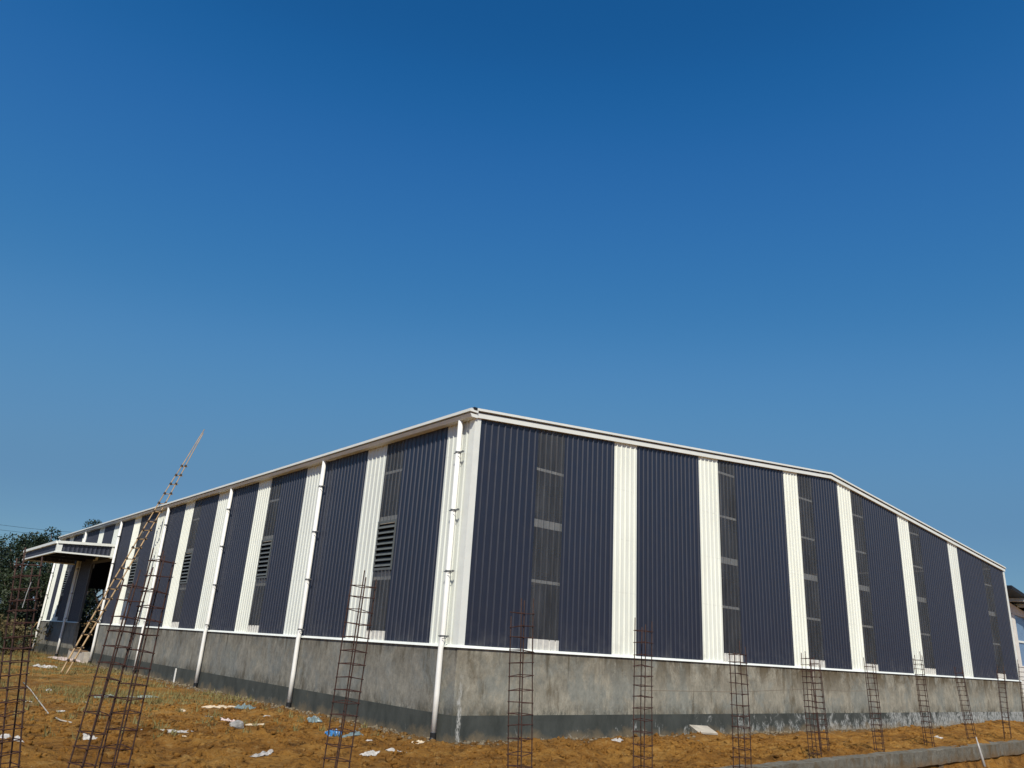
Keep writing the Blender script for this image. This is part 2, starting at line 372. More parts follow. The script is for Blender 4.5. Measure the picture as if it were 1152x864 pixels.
def rib_panel(name, plane, s0, s1, z0, ztopf, mat, parent, pitch=.2, depth=.030, off=0.0):
    """profiled sheet; plane 'g' = gable (faces -y), 'w' = west wall (faces -x)"""
    pr = []; n = max(1, round((s1-s0)/pitch)); p = (s1-s0)/n
    pr.append((s0, 0))
    for i in range(n):
        c = s0 + (i+.5)*p
        pr += [(c+u*.024, depth*math.sqrt(max(0, 1-u*u))) for u in (-1.25, -1, -.9, -.65, -.3, .3, .65, .9, 1, 1.25)]
    pr.append((s1, 0))
    kn = [q for q in pr]
    if plane == 'g' and s0 < AX < s1: kn = sorted(kn + [(AX, 0)])
    v = []
    for s, d in kn:
        dd = -(d+off); zt = ztopf(s) if callable(ztopf) else ztopf
        for z in (z0, zt): v.append((s, dd, z) if plane == 'g' else (dd, s, z))
    f = []
    for i in range(len(kn)-1):
        q = (2*i, 2*i+2, 2*i+3, 2*i+1); f.append(q if plane == 'g' else q[::-1])
    o = mesh_obj(name, v, f, mat, parent, True)
    return o
def patch(plane, s0, s1, z0, z1): return rib_panel('sill_sheet', plane, s0, s1, z0, z1, 'old_white_patch', WH, .2, .030, .006)
EAVE = 5.45
gable = [('b', .02, 2.1), ('s', 2.1, 3.08), ('b', 3.08, 5.06), ('w', 5.06, 6.04), ('b', 6.04, 9.05), ('w', 9.05, 10.1), ('s', 10.1, 11.08), ('b', 11.08, 14.13),
         ('w', 14.13, 15.1), ('s', 15.1, 16.12), ('b', 16.12, 18.11), ('w', 18.11, 19.17), ('s', 19.17, 20.14), ('b', 20.14, 23.29), ('w', 23.29, 24.35), ('s', 24.35, 25.41),
         ('b', 25.41, 28.45), ('w', 28.45, 29.53), ('b', 29.53, 32.54), ('s', 32.54, 33.6), ('b', 33.6, 35.43)]
west = [('w', .02, 1.14), ('b', 1.14, 3.15), ('l', 3.15, 4.07), ('w', 4.07, 5.14), ('b', 5.14, 7.9), ('w', 7.9, 9.08), ('b', 9.08, 11.0), ('l', 11.0, 11.89), ('w', 11.89, 13.02),
        ('b', 13.02, 15.8), ('w', 15.8, 17.0), ('b', 17.0, 18.92), ('l', 18.92, 19.85), ('w', 19.85, 20.98), ('b', 20.98, 23.7), ('w', 23.7, 24.89), ('b', 24.89, 26.78), ('l', 26.78, 27.7),
        ('w', 27.7, 28.85), ('b', 28.85, 31.4), ('w', 31.4, 32.7), ('b', 32.7, 34.9), ('w', 34.9, 36.0), ('b', 36.0, 38.9), ('w', 38.9, 40.1), ('b', 40.1, 41.75), ('l', 41.75, 42.65),
        ('w', 42.65, 43.85), ('b', 43.85, 45.1), ('w', 45.1, 46.2)]
NM = {'b': ('blue_panel', 'blue_sheet'), 'w': ('white_panel', 'white_sheet')}
DOOR0, DOOR1, DOORZ = 31.4, 36.0, 3.42
for k, a, b in gable:
    if k == 's':
        rib_panel('skylight', 'g', a, b, .27, ztop, 'skylight', WH); patch('g', a-.03, b+.03, 0, .29)
    else: rib_panel(NM[k][0], 'g', a, b, 0, ztop, NM[k][1], WH)
for k, a, b in west:
    z0 = DOORZ if DOOR0-.01 <= a < DOOR1-.01 else 0
    if k == 'l':
        rib_panel('skylight', 'w', a, b, 3.12, EAVE, 'skylight', WH); rib_panel('skylight', 'w', a, b, .25, 1.80, 'skylight', WH); patch('w', a-.03, b+.03, 0, .27)
        g = G(); g.box((.004, a, 1.80), (-.02, a+.05, 3.12)).box((.004, b-.05, 1.80), (-.02, b, 3.12)).box((.003, a+.05, 1.80), (-.022, b-.05, 1.86)).box((.003, a+.05, 3.06), (-.022, b-.05, 3.12))
        lv = sub(g.obj('louvre', 'louvre_grey', WH)); h = G()
        for i in range(8):
            z = 1.90 + i*.145
            h.hexa([(-.035, a+.05, z), (-.035, b-.05, z), (-.030, b-.05, z-.004), (-.030, a+.05, z-.004), (.055, a+.05, z+.10), (.055, b-.05, z+.10), (.060, b-.05, z+.096), (.060, a+.05, z+.096)])
        h.obj('louvre_blade', 'louvre_grey', lv)
    else: rib_panel(NM[k][0], 'w', a, b, z0, EAVE, NM[k][1], WH)
# corner trims
G().hexa([(-.045, -.045, .0), (.14, -.045, .0), (.14, .001, .0), (-.045, .16, .0), (-.045, -.045, 5.40), (.14, -.045, 5.40), (.14, .001, 5.40), (-.045, .16, 5.40)]).obj('corner_trim', 'white_trim', WH)
G().box((W-.14, -.045, 0), (W+.05, .10, 5.36)).obj('corner_trim', 'white_trim', WH)
G().box((-.045, L-.16, 0), (.10, L+.05, 5.40)).obj('corner_trim', 'white_trim', WH)
# east wall, far gable with its own door opening, floor, roof
g = G().box((W-.02, .12, 0), (W, L, 5.52)); g.obj('east_cladding', 'blue_sheet', WH)
g = G(); 
def farbox(x0, x1, z0): g.hexa([(x0, L-.02, z0), (x1, L-.02, z0), (x1, L, z0), (x0, L, z0), (x0, L-.02, ztop(x0)+.17), (x1, L-.02, ztop(x1)+.17), (x1, L, ztop(x1)+.17), (x0, L, ztop(x0)+.17)])
farbox(.11, .9, 0); farbox(.9, 6.4, 2.3); farbox(6.4, AX, 0); farbox(AX, W-.03, 0)
g.obj('far_gable_cladding', 'blue_sheet', WH)
G().box((.1, .1, -2.0), (W-.1, L-.02, -1.52)).obj('inner_floor', 'inner_floor', WH)
for side in (0, 1):
    x0, x1 = (-.24, AX) if side == 0 else (AX, W+.24)
    def zr(x): return ztop(x) + .195
    g = G().hexa([(x0, -.10, zr(x0)-.05), (x1, -.10, zr(x1)-.05), (x1, L+.1, zr(x1)-.05), (x0, L+.1, zr(x0)-.05), (x0, -.10, zr(x0)), (x1, -.10, zr(x1)), (x1, L+.1, zr(x1)), (x0, L+.1, zr(x0))])
    g.obj('roof', 'roof_sheet', WH)
    # rake trim: deep lower fascia, a shadow gap, then the bright cap
    a, b = (-.06, AX) if side == 0 else (AX, W+.08)
    def zt(x): return ztop(x)
    def strip(y0, y1, d0, d1): return G().hexa([(a, y0, zt(a)+d0), (b, y0, zt(b)+d0), (b, y1, zt(b)+d0), (a, y1, zt(a)+d0), (a, y0, zt(a)+d1), (b, y0, zt(b)+d1), (b, y1, zt(b)+d1), (a, y1, zt(a)+d1)])
    fa = sub(strip(-.085, -.001, -.025, .100).obj('rake_fascia', 'white_trim', WH))
    strip(-.13, .03, .145, .205).obj('rake_cap', 'white_trim', fa)
# eave gutter on the west side
g = G().hexa([(-.20, -.10, 5.315), (-.02, -.10, 5.315), (-.02, L+.08, 5.315), (-.20, L+.08, 5.315), (-.25, -.10, 5.40), (-.02, -.10, 5.40), (-.02, L+.08, 5.40), (-.25, L+.08, 5.40)])
gu = sub(g.obj('gutter', 'white_trim', WH))
G().box((-.285, -.13, 5.435), (-.03, L+.1, 5.495)).obj('eave_cap', 'white_trim', gu)
G().box((-.17, -.14, 5.495), (-.07, -.06, 5.56)).obj('gutter_cap', 'pipe_black', gu)
# drip flashing, base wall, grey foot band
G().hexa([(-.11, -.11, -.014), (W+.05, -.11, -.014), (W+.05, .0, -.014), (.0, .0, -.014), (-.06, -.06, .040), (W+.05, -.06, .040), (W+.05, .0, .044), (.0, .0, .044)]).obj('drip_flashing', 'white_trim', WH)
for y0, y1 in ((-.11, DOOR0-.1), (DOOR1, L+.05)):
    c = .0 if y0 < 0 else y0; t = -.06 if y0 < 0 else y0
    G().hexa([(-.11, y1, -.014), (-.11, y0, -.014), (.0, c, -.014), (.0, y1, -.014), (-.06, y1, .040), (-.06, t, .040), (.0, c, .044), (.0, y1, .044)]).obj('drip_flashing', 'white_trim', WH)
def wall_strip(z0, z1, o, mat, name):
    # finely divided so that the plaster can be a little uneven
    def slab(plane, a, b):
        n = max(2, int((b-a)/.25)); m = 6; v = []; f = []
        for i in range(n+1):
            for j in range(m+1):
                s = a+(b-a)*i/n; z = z0+(z1-z0)*j/m
                e = .010*mnoise.noise(Vector((s*.9, z*1.3, 4.2))) if 0 < i < n and j < m else 0
                v.append((s, -o-e, z) if plane == 'g' else (-o-e, s, z))
        for i in range(n):
            for j in range(m):
                q = (i*(m+1)+j, (i+1)*(m+1)+j, (i+1)*(m+1)+j+1, i*(m+1)+j+1); f.append(q if plane == 'g' else q[::-1])
        k = len(v)                                     # top ledge and ends
        if plane == 'g': v += [(a, -o, z1), (b, -o, z1), (b, .1, z1), (a, .1, z1), (a, -o, z0), (b, -o, z0), (b, .1, z0), (a, .1, z0)]
        else: v += [(-o, a, z1), (-o, b, z1), (.1, b, z1), (.1, a, z1), (-o, a, z0), (-o, b, z0), (.1, b, z0), (.1, a, z0)]
        f += [(k, k+1, k+2, k+3), (k+1, k+5, k+6, k+2)]
        if a > 1: f.append((k, k+3, k+7, k+4))         # the shared corner needs no end cap
        mesh_obj(name, v, f, mat, WH, True if False else False)
    slab('g', -o, W+.02); slab('w', -o, DOOR0-.1); slab('w', DOOR1, L+.02)
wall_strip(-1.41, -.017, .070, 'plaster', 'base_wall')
wall_strip(-2.15, -1.412, .078, 'band', 'foot_band')
# girts seen through the skylights, portal columns
for z, h in ((.2, .07), (1.66, .075), (3.10, .20), (4.50, .07), (5.95, .07)):
    x0, x1 = (.1, W-.1) if z < 5.3 else (AX-11.2+ .2, AX+11.2-.2)
    G().box((x0, .075, z-h/2), (x1, .13, z+h/2)).obj('girt', 'girt_steel', WH)
for z, h in ((.2, .07), (1.66, .20), (3.16, .20), (4.50, .07)):
    for y0, y1 in ((.14, DOOR0), (DOOR1, L-.03)):
        G().box((.075, y0, z-h/2), (.13, y1, z+h/2)).obj('girt', 'girt_steel', WH)
for yb in (7.66, 15.35, 22.95, 30.7, 38.5):
    for xb in (.33, W-.33): G().box((xb-.13, yb-.15, -1.5), (xb+.13, yb+.15, 5.1)).obj('portal_column', 'frame_steel', WH)
    for s in (0, 1):
        xa, xb = (.46, AX) if s == 0 else (AX, W-.46)
        G().beam((xa, yb, ztop(xa)-.25), (xb, yb, ztop(xb)-.25), .2, .4).obj('rafter', 'frame_steel', WH)
# downpipes with clamps and boots
for yb in (.42, 7.62, 15.3, 22.95, 30.83, 38.75, 46.1):
    g = G().tube([(-.145, yb, 5.33), (-.145, yb, .30), (-.160, yb-.01, .12), (-.185, yb-.02, -.04), (-.185, yb-.02, -1.0), (-.185, yb-.01, -1.80)], .064, 12)
    dp = sub(g.obj('downpipe', 'pipe_white', WH, True))
    for z in (.21, 1.65, 3.08, 4.5):
        xo = -.145 if z > .25 else -.15
        c = G().tube([(xo, yb, z-.022), (xo, yb, z+.022)], .072, 14)
        c.box((xo-.015, yb-.20, z-.012), (xo+.012, yb-.066, z+.012)).box((xo-.012, yb+.066, z-.010), (xo+.012, yb+.16, z+.012)).box((xo, yb+.10, z-.008), (-.02, yb+.13, z+.008)).box((xo-.03, yb-.215, z-.02), (xo+.02, yb-.185, z+.02))
        c.tube([(xo-.01, yb-.20, z-.005), (xo-.03, yb-.16, z-.05), (xo-.07, yb-.08, z-.055)], .008, 6)
        c.obj('pipe_clamp', 'clamp_steel', dp)
    G().tube([(-.185, yb-.01, -1.79), (-.185, yb-.01, -1.90), (-.22, yb-.02, -1.97)], .070, 10).obj('pipe_boot', 'pipe_black', dp)
ys = 17.9
G().box((-.125, ys-.035, -1.96), (-.09, ys+.035, -1.44)).obj('drain_stub', 'pipe_white', WH)
# plaster bands either side of the door, threshold, jambs
G().box((-.06, DOOR1-.06, 0.035), (.06, DOOR1+.06, DOORZ)).obj('door_jamb', 'frame_steel', WH)
G().box((-.05, DOOR0-.07, -1.35), (.10, DOOR0+.05, DOORZ)).obj('door_jamb', 'white_trim', WH)
G().box((-.04, DOOR0+.05, DOORZ-.14), (.09, DOOR1-.06, DOORZ-.002)).obj('door_lintel', 'frame_steel', WH)
G().box((-.38, DOOR0+.0, -2.1), (.10, DOOR1-1.0, -1.42)).obj('threshold', 'board', WH)
# entrance canopy
cy0, cy1, cx, zb = 31.1, 40.3, -2.84, 3.36
cz = lambda x: 4.08 + (x/2.84)*.16      # roof falls slightly outward
cn = sub(G().hexa([(cx+.05, cy0+.05, zb+.34), (-.05, cy0+.05, zb+.34), (-.05, cy1-.05, zb+.34), (cx+.05, cy1-.05, zb+.34), (cx+.05, cy0+.05, cz(cx)-.06), (-.05, cy0+.05, cz(0)-.06), (-.05, cy1-.05, cz(0)-.06), (cx+.05, cy1-.05, cz(cx)-.06)]).obj('canopy', 'shaded_soffit', WH))
def cband(a, b, axis_):
    n = int(abs(b-a)/.2); v = []; f = []; p = (b-a)/n; kn = [(a, 0)]
    for i in range(n):
        c = a+(i+.5)*p; kn += [(c-.025, 0), (c-.012, .012), (c+.012, .012), (c+.025, 0)]
    kn.append((b, 0))
    for s, d in kn:
        if axis_ == 'x': v += [(s, cy0-d, zb+.05), (s, cy0-d, cz(s)-.10)]
        elif axis_ == 'far': v += [(s, cy1+d, zb+.05), (s, cy1+d, cz(s)-.10)]
        else: v += [(cx-d, s, zb+.05), (cx-d, s, cz(cx)-.10)]
    for i in range(len(kn)-1): f.append((2*i, 2*i+2, 2*i+3, 2*i+1))
    mesh_obj('canopy_fascia', v, f, 'blue_sheet', cn, True)
cband(cx+.02, -.09, 'x'); cband(cy1-.02, cy0+.02, 'y'); cband(cx+.02, -.09, 'far')
def ctrim(p, q, wy, wz, nm='canopy_trim'): G().beam(p, q, wy, wz).obj(nm, 'white_trim', cn)
ctrim((cx-.03, cy0-.02, zb+.02), (-.06, cy0-.02, zb+.06), .12, .075); ctrim((cx-.04, cy0-.04, cz(cx)-.05), (-.06, cy0-.04, cz(0)-.05), .16, .13)
ctrim((cx-.02, cy1, zb+.025), (cx-.02, cy0+.05, zb+.025), .12, .07); ctrim((cx-.05, cy1+.06, cz(cx)-.05), (cx-.05, cy0+.05, cz(cx)-.05), .16, .135, 'canopy_gutter')
ctrim((cx-.02, cy1+.02, zb+.02), (-.06, cy1+.02, zb+.05), .10, .07); ctrim((cx+.04, cy1+.04, cz(cx)-.05), (-.06, cy1+.04, cz(0)-.05), .14, .12)
G().box((cx-.055, cy0-.06, zb-.02), (cx+.20, cy0+.14, cz(cx)-.12)).obj('canopy_corner_trim', 'white_trim', cn)
G().box((-.30, cy0-.06, zb-.02), (-.055, cy0+.10, cz(0)-.13)).obj('canopy_corner_trim', 'white_trim', cn)
G().box((cx-.055, cy1-.22, zb-.05), (cx+.14, cy1+.055, cz(cx)-.12)).obj('canopy_corner_trim', 'white_trim', cn)
for y in (33.0, 35.4, 37.8): G().beam((-.06, y, zb+.22), (cx+.06, y, zb+.22), .1, .2).obj('canopy_rafter', 'shaded_soffit', cn)

# ------------------------------------------------------------------ grade beam in front of the gable
x0, x1 = 1.0, 30.0; n = 260; v = []; f = []
for i in range(n+1):
    x = x0+(x1-x0)*i/n; y = beam_y(x); e = .03*mnoise.noise(Vector((x*1.3, 0, 0))) + .015*mnoise.noise(Vector((x*4.3, 0, 3))); e2 = .03*mnoise.noise(Vector((x*1.1, 5, 0))) + .015*mnoise.noise(Vector((x*5, 5, 0)))
    v += [(x, y+e2, -2.12+e), (x, y+.30, -2.12), (x, y+.30, -1.78+e), (x, y+e2, -1.785+e)]
for i in range(n):
    for k in range(4): f.append((4*i+k, 4*(i+1)+k, 4*(i+1)+(k+1) % 4, 4*i+(k+1) % 4))
f += [(0, 1, 2, 3), (4*n+3, 4*n+2, 4*n+1, 4*n)]
BM = root('grade_beam', 'long raw concrete ground beam running across the dirt in front of the gable', 'concrete beam', (8, beam_y(8), -2.3))
b = mesh_obj('beam', v, [q[::-1] for q in f], 'beam_concrete', BM)
for x in (3.2, 5.8, 8.4, 11.9, 15.6, 19.3):
    G().box((x-.14, beam_y(x)+.03, -2.7), (x+.14, beam_y(x)+.27, -2.122)).obj('pier', 'beam_concrete', BM)

# ------------------------------------------------------------------ rebar column cages
def cage(label, top, bot, size=.2, spacing=.16, rot=0.0, nb=4, topfree=.18, seed=0, start=.1):
    rg = random.Random(seed); top, bot = Vector(top), Vector(bot)
    ax = (top-bot); H = ax.length; ax.normalize()
    sx = Vector((math.cos(rot), math.sin(rot), 0)); sx = (sx - ax*sx.dot(ax)).normalized(); sy = ax.cross(sx)
    e = root('rebar_cage', label, 'rebar cage', bot, 'rusty rebar column cages')
    h = size/2
    bow = [rg.uniform(-.02, .02), rg.uniform(-.02, .02)]
    def P(u, v_, t): return bot + ax*t + sx*(u + bow[0]*math.sin(math.pi*t/H)) + sy*(v_ + bow[1]*math.sin(math.pi*t/H))
    cs = [(-h, -h), (h, -h), (h, h), (-h, h)]
    if nb == 6: cs = [(-h, -h), (0, -h), (h, -h), (h, h), (0, h), (-h, h)]
    for (u, v_) in cs:
        Hh = H + rg.uniform(-topfree, .12); k1, k2 = rg.uniform(-.012, .012), rg.uniform(-.012, .012)
        pts = [P(u + k1*math.sin(t*2.1+u*30), v_ + k2*math.sin(t*1.7+v_*20), t) for t in np.linspace(-.35, Hh, 9)]
        G().tube(pts, .0082, 6).obj('vertical_bar', 'rust', e, True)
    t = start
    while t < H-.10:
        tl = [rg.uniform(-.014, .014) for _ in range(4)]; r = .009; hh = h+.012
        c4 = [(-hh, -hh), (hh, -hh), (hh, hh), (-hh, hh)]
        pts = [P(*c4[i], t+tl[i]) for i in range(4)] + [P(c4[0][0], c4[0][1]+.004, t+tl[0]+.008)]
        g = G()
        for i in range(4): g.tube([pts[i], pts[i+1]], .0056, 5)
        g.tube([pts[0], P(-hh*.6, -hh*.6, t+tl[0]-.01)], .0056, 5)
        g.obj('tie', 'rust_tie', e)
        t += spacing*rg.uniform(.86, 1.14)
    return e
def pix_cage(label, tp, bp, dist, **k): return cage(label, at_dist(tp[0], tp[1], dist), at_dist(bp[0], bp[1], dist), **k)
pix_cage('rusty rebar cage at the far left edge, standing before the dark trees', (34, 622), (3, 890), 9.8, size=.175, spacing=.12, rot=.25, seed=1)
pix_cage('tilted rusty rebar cage in front of the bamboo ladder, left one of the close pair', (157, 640), (84, 890), 9.6, size=.175, spacing=.155, rot=.45, seed=2)
pix_cage('taller rusty rebar cage right of the ladder, right one of the close pair', (187, 614), (122, 890), 9.7, size=.185, spacing=.155, rot=.40, seed=3)
pix_cage('rusty rebar cage in front of the white stripe left of the building corner', (411, 645), (372, 900), 10.4, size=.22, spacing=.155, rot=.35, seed=4)
pix_cage('rusty rebar cage in front of the first blue panels right of the building corner', (588, 681), (584, 900), 10.8, size=.215, spacing=.155, rot=.20, seed=5)
pix_cage('rusty rebar cage just right of the widest white stripe of the gable', (724, 700), (723, 900), 12.4, size=.19, spacing=.155, rot=.10, seed=6)
pix_cage('rusty rebar cage beside the pale slab on the dirt', (829, 722), (836, 895), 14.0, size=.20, spacing=.155, rot=.12, seed=7)
def base_cage(label, tp, bp, zb_, **k):
    P = at_z(bp[0], bp[1], zb_); d = math.hypot(P.x-CAM.x, P.y-CAM.y); return cage(label, at_dist(tp[0], tp[1], d), P, **k)
base_cage('left one of two crossing rusty rebar cages behind the near end of the beam', (908, 733), (918, 853), -1.83, size=.19, spacing=.135, rot=.05, seed=8)
base_cage('right, shorter one of two crossing rusty rebar cages behind the beam', (916, 741), (929, 851), -1.83, size=.18, spacing=.13, rot=.35, seed=9)
base_cage('rusty rebar cage right of the crossing pair, under the fourth white stripe', (978, 745), (990, 848), -1.83, size=.19, spacing=.132, rot=.2, seed=10)
base_cage('tall rusty rebar cage standing against the fifth white stripe of the gable', (1032, 737), (1046, 840), -1.83, size=.195, spacing=.132, rot=.15, seed=11)
base_cage('rusty rebar cage left of the last white stripe, above the marker stick', (1078, 751), (1094, 834), -1.83, size=.21, spacing=.135, rot=.2, seed=12)
P = at_dist(1133, 822, 31.6); cage('rusty rebar cage below the last skylight, rising behind the dirt hump', at_dist(1125, 750, 31.6), P, size=.19, spacing=.15, rot=.2, seed=13)
P = at_dist(1157, 820, 35.0); cage('rusty rebar cage at the far right edge, in front of the neighbouring building', at_dist(1149, 744, 35.0), P, size=.2, spacing=.15, rot=.2, seed=14)

# builder's string tied between the cages
p0, p1, p2 = at_dist(722, 776.5, 12.4), at_dist(829, 778.5, 14.0), at_dist(909, 775, 18.9)
pts = [p0.lerp(p1, t) for t in np.linspace(0, 1, 8)] + [p1.lerp(p2, t) for t in np.linspace(.1, 1, 9)] + [at_dist(950, 777.5, 20.2), at_dist(985, 777, 21.0)]
tag(G().tube(pts, .004, 5).obj('string_line', 'string'), 'thin builder\'s string stretched between the rebar cages', 'string')

# ------------------------------------------------------------------ bamboo ladder leaning on the eave
Fp, Gp = Vector((-3.226, 21.4987, -1.95)), Vector((-.32, 23.81, 5.40))
dv = Gp-Fp; hd = Vector((dv.x, dv.y, 0)).normalized(); rd = Vector((-hd.y, hd.x, 0))
LD = root('bamboo_ladder', 'very long bamboo ladder leaning on the eave left of the building corner', 'ladder', Fp)
T1 = 1.575
def railsep(t): return (.13 + .05*min(1, t/.35)) if t < 1.05 else (.18 - .15*(t-1.05)/(T1-1.05))
for sgn in (-1, 1):
    pts = []; rs = []
    for i, t in enumerate(np.linspace(-.012, T1 + (.03 if sgn > 0 else 0), 60)):
        wob = .025*mnoise.noise(Vector((t*4, sgn*3.0, 0)))
        pts.append(Fp + dv*t + rd*(sgn*railsep(t) + wob)); rs.append((.036 - .017*t/T1)*(1.12 if i % 4 == 0 else 1.0))
    G().tube(pts, rs, 8).obj('rail', 'bamboo', LD, True)
t = .07; rg = random.Random(5)
while t < 1.36:
    s = railsep(t)+.07; tl = rg.uniform(-.03, .03)
    a, b = Fp + dv*t - rd*s + Vector((0, 0, tl)), Fp + dv*t + rd*s + Vector((0, 0, -tl))
    off = dv.cross(rd).normalized()*(-.05)
    rn = sub(G().tube([a+off, b+off], [.024, .02], 7).obj('rung', 'bamboo', LD, True))
    for sg in (-1, 1):
        g = G(); c = Fp + dv*t + rd*(sg*railsep(t)); u = dv.normalized()
        g.tube([c-u*.05, c+u*.05], .052, 8); g.tube([c+off-rd*.045, c+off+rd*.045], .034, 8)
        g.obj('lashing', 'rope', rn, True)
    t += .064*rg.uniform(.88, 1.12)
# loose poles and planks near the door
a, b = Vector((.15, 45.2, gz(-.4, 45)+.02)), Vector((-.1, 46.0, .1))
tag(G().tube([at_z(22, 728, -1.9), at_z(22, 728, -1.9).lerp(Vector((-.28, 46.15, -.15)), .5), Vector((-.28, 46.15, -.15))], [.06, .055, .05], 8).obj('bamboo_pole', 'bamboo', None, True), 'bamboo pole leaning on the white pipe at the far end of the warehouse', 'pole')
g = G(); g.box((-.42, 32.0, -1.418), (-.10, 34.8, -1.36)); tag(g.obj('wood_plank', 'wood_plank'), 'dark wooden plank lying on the door step under the canopy', 'plank')
tag(G().tube([at_dist(25, 684, 7.2), at_dist(30, 668, 7.3), at_dist(35, 655, 7.4)], .0028, 6).obj('wire_stub', 'stone'), 'thin pale stick caught upright in the leftmost rebar cage', 'stick')
# marker stick and bottle-like post by the beam end
ph = next((d for d in np.arange(14, 27, .1) if at_dist(1105, 853, d).z < gz(*at_dist(1105, 853, d)[:2])), 25.5)
ph = min(ph, 25.8); pm = at_dist(1105, 853, ph); pt = at_dist(1098, 829, ph+.1); pm2 = pm + (pm-pt)*.4
tag(G().tube([pm2, pm.lerp(pt, .45), pt], [.04, .028, .012], 7).obj('marker_stick', 'grey_bag', None, True), 'short whitish marker stick in the dirt before the concrete beam', 'stick')

# ------------------------------------------------------------------ litter, stones, slab
def crumple(label, name, px, py, sx, sy, mat, cat, h=.06, rot=0.0, seed=0, group=None, z=None):
    P = at_z(px, py, -1.90); z = gz(P.x, P.y); P = at_z(px, py, z); z = gz(P.x, P.y)
    rg = np.random.default_rng(seed); n = 14; v = []; f = []
    edge = rg.uniform(.72, 1.12, 40)
    for i in range(n+1):
        for j in range(n+1):
            u, w_ = i/n*2-1, j/n*2-1; an = math.atan2(w_, u)*3.18+20; k = edge[int(an) % 40]*(an % 1) + edge[int(an-1) % 40]*(1-an % 1)
            r = math.hypot(u, w_); sq = max(abs(u), abs(w_)); q = (sq/r if r > 0 else 1)*k
            x, y = u*q*sx/2, w_*q*sy/2
            X, Y = P.x + x*math.cos(rot)-y*math.sin(rot), P.y + x*math.sin(rot)+y*math.cos(rot)
            hz = .6*h*(1-min(1, sq)**3)*(.55+1.1*mnoise.noise(Vector((u*2.2+seed, w_*2.2, seed*1.7)))) + .30*h*mnoise.noise(Vector((u*5+seed, w_*5, 3.3)))
            v.append((X, Y, gz(X, Y) + .012 + max(0, hz)))
    for i in range(n):
        for j in range(n): q = i*(n+1)+j; f.append((q, q+n+1, q+n+2, q+1))
    o = mesh_obj(name, v, f, mat, None, False); 
    md = o.modifiers.new('thick', 'SOLIDIFY'); md.thickness = .006
    return tag(o, label, cat, group)
crumple('crumpled white paper sack lying nearest on the dirt left of the corner', 'paper_sack', 297, 841.5, .62, .20, 'plastic_white', 'sack', .09, .5, 1)
crumple('pinkish white plastic bag just above the grey stone', 'plastic_bag', 254, 811, .50, .32, 'plastic_pink', 'bag', .12, .2, 2)
crumple('bright blue plastic sheet behind the tall rebar cage', 'plastic_sheet', 375, 826.5, .34, .40, 'plastic_blue', 'plastic sheet', .16, .4, 3)
crumple('pale bluish clear plastic beside the bright blue sheet', 'plastic_sheet', 398, 826.5, .75, .35, 'plastic_teal', 'plastic sheet', .10, .2, 4)
crumple('small teal plastic scrap between the second pipe and the blue sheet', 'plastic_scrap', 352, 813, .42, .42, 'plastic_teal', 'plastic scrap', .14, .9, 5)
crumple('long cream wrapper lying flat above the pink bag', 'wrapper', 247, 796, 1.1, .5, 'plastic_cream', 'wrapper', .05, .1, 6)
crumple('dark teal crumpled bag next to the long cream wrapper', 'plastic_bag', 275, 797.5, .5, .55, 'plastic_teal', 'bag', .16, .5, 7)
crumple('thin cream paper strip right of the grey stone', 'paper_strip', 286, 815, .62, .22, 'plastic_cream', 'paper', .04, .35, 8)
crumple('white torn plastic strip on the dirt right of the rebar pair', 'plastic_strip', 188, 823.5, .95, .30, 'plastic_white', 'plastic strip', .05, -.25, 9)
crumple('white rag at the foot of the leaning rebar pair', 'rag', 101, 832, .26, .34, 'plastic_white', 'rag', .10, .2, 10)
crumple('white plastic bag lying in the leftmost rebar cage', 'plastic_bag', 9, 838, .45, .50, 'plastic_white', 'bag', .11, .9, 11)
crumple('pale green plastic film on the grass left of the third pipe', 'plastic_film', 160, 785, 1.0, .5, 'plastic_green', 'plastic film', .06, .2, 12)
crumple('greenish plastic film seen behind the leaning rebar pair', 'plastic_film', 118, 784, .6, .6, 'plastic_green', 'plastic film', .10, .7, 13)
crumple('white wrapper scrap near the watered wall foot, right of the tall cage', 'wrapper', 416, 846, .40, .26, 'plastic_white', 'wrapper', .07, .2, 14)
crumple('white wrapper with folded edge left of the corner pipe', 'wrapper', 447, 847, .46, .28, 'plastic_white', 'wrapper', .08, -.2, 15)
crumple('pale crumpled sheet on the grass before the canopy', 'plastic_sheet', 51, 751, 1.1, 1.1, 'plastic_white', 'plastic sheet', .16, .3, 16)
crumple('long pinkish tarp strewn along the wall foot by the door', 'tarp', 78, 743, 1.4, 5.5, 'plastic_pink', 'tarp', .22, .15, 17)
crumple('white sheet lying far back beyond the left rebar cage', 'plastic_sheet', 2, 730, 1.6, 3.0, 'plastic_white', 'plastic sheet', .5, .2, 18)
crumple('light grey bag against the wall foot of the gable', 'cement_bag', 690, 834, .95, .30, 'grey_bag', 'bag', .07, .12, 19)
crumple('small white bag behind the beam between two rebar cages', 'plastic_bag', 1055, 827, .3, .3, 'plastic_white', 'bag', .08, .3, 20)
crumple('cream scrap of paper beside the plinth corner', 'paper_scrap', 470, 836, .40, .25, 'plastic_cream', 'paper', .05, .3, 21)
scraps = [(66, 801, .24), (95, 790, .22), (55, 777, .3), (31, 790, .25), (205, 829, .14), (236, 806, .24), (330, 829, .12), (205, 800, .26), (415, 834, .15), (300, 806, .18)]
where = ['behind the left rebar of the pair', 'inside the near pair of cages', 'on the grass before the canopy', 'right of the leftmost cage', 'under the torn strip', 'left of the pink bag', 'right of the paper sack',
         'on the grass by the third pipe', 'at the foot of the tall cage', 'right of the long wrapper', 'below the grey stone', 'under the green film', 'above the torn strip', 'on the grass left of the ladder foot',
         'beyond the leftmost cage', 'below the gable corner', 'left of the corner pipe', 'before the gable wall']
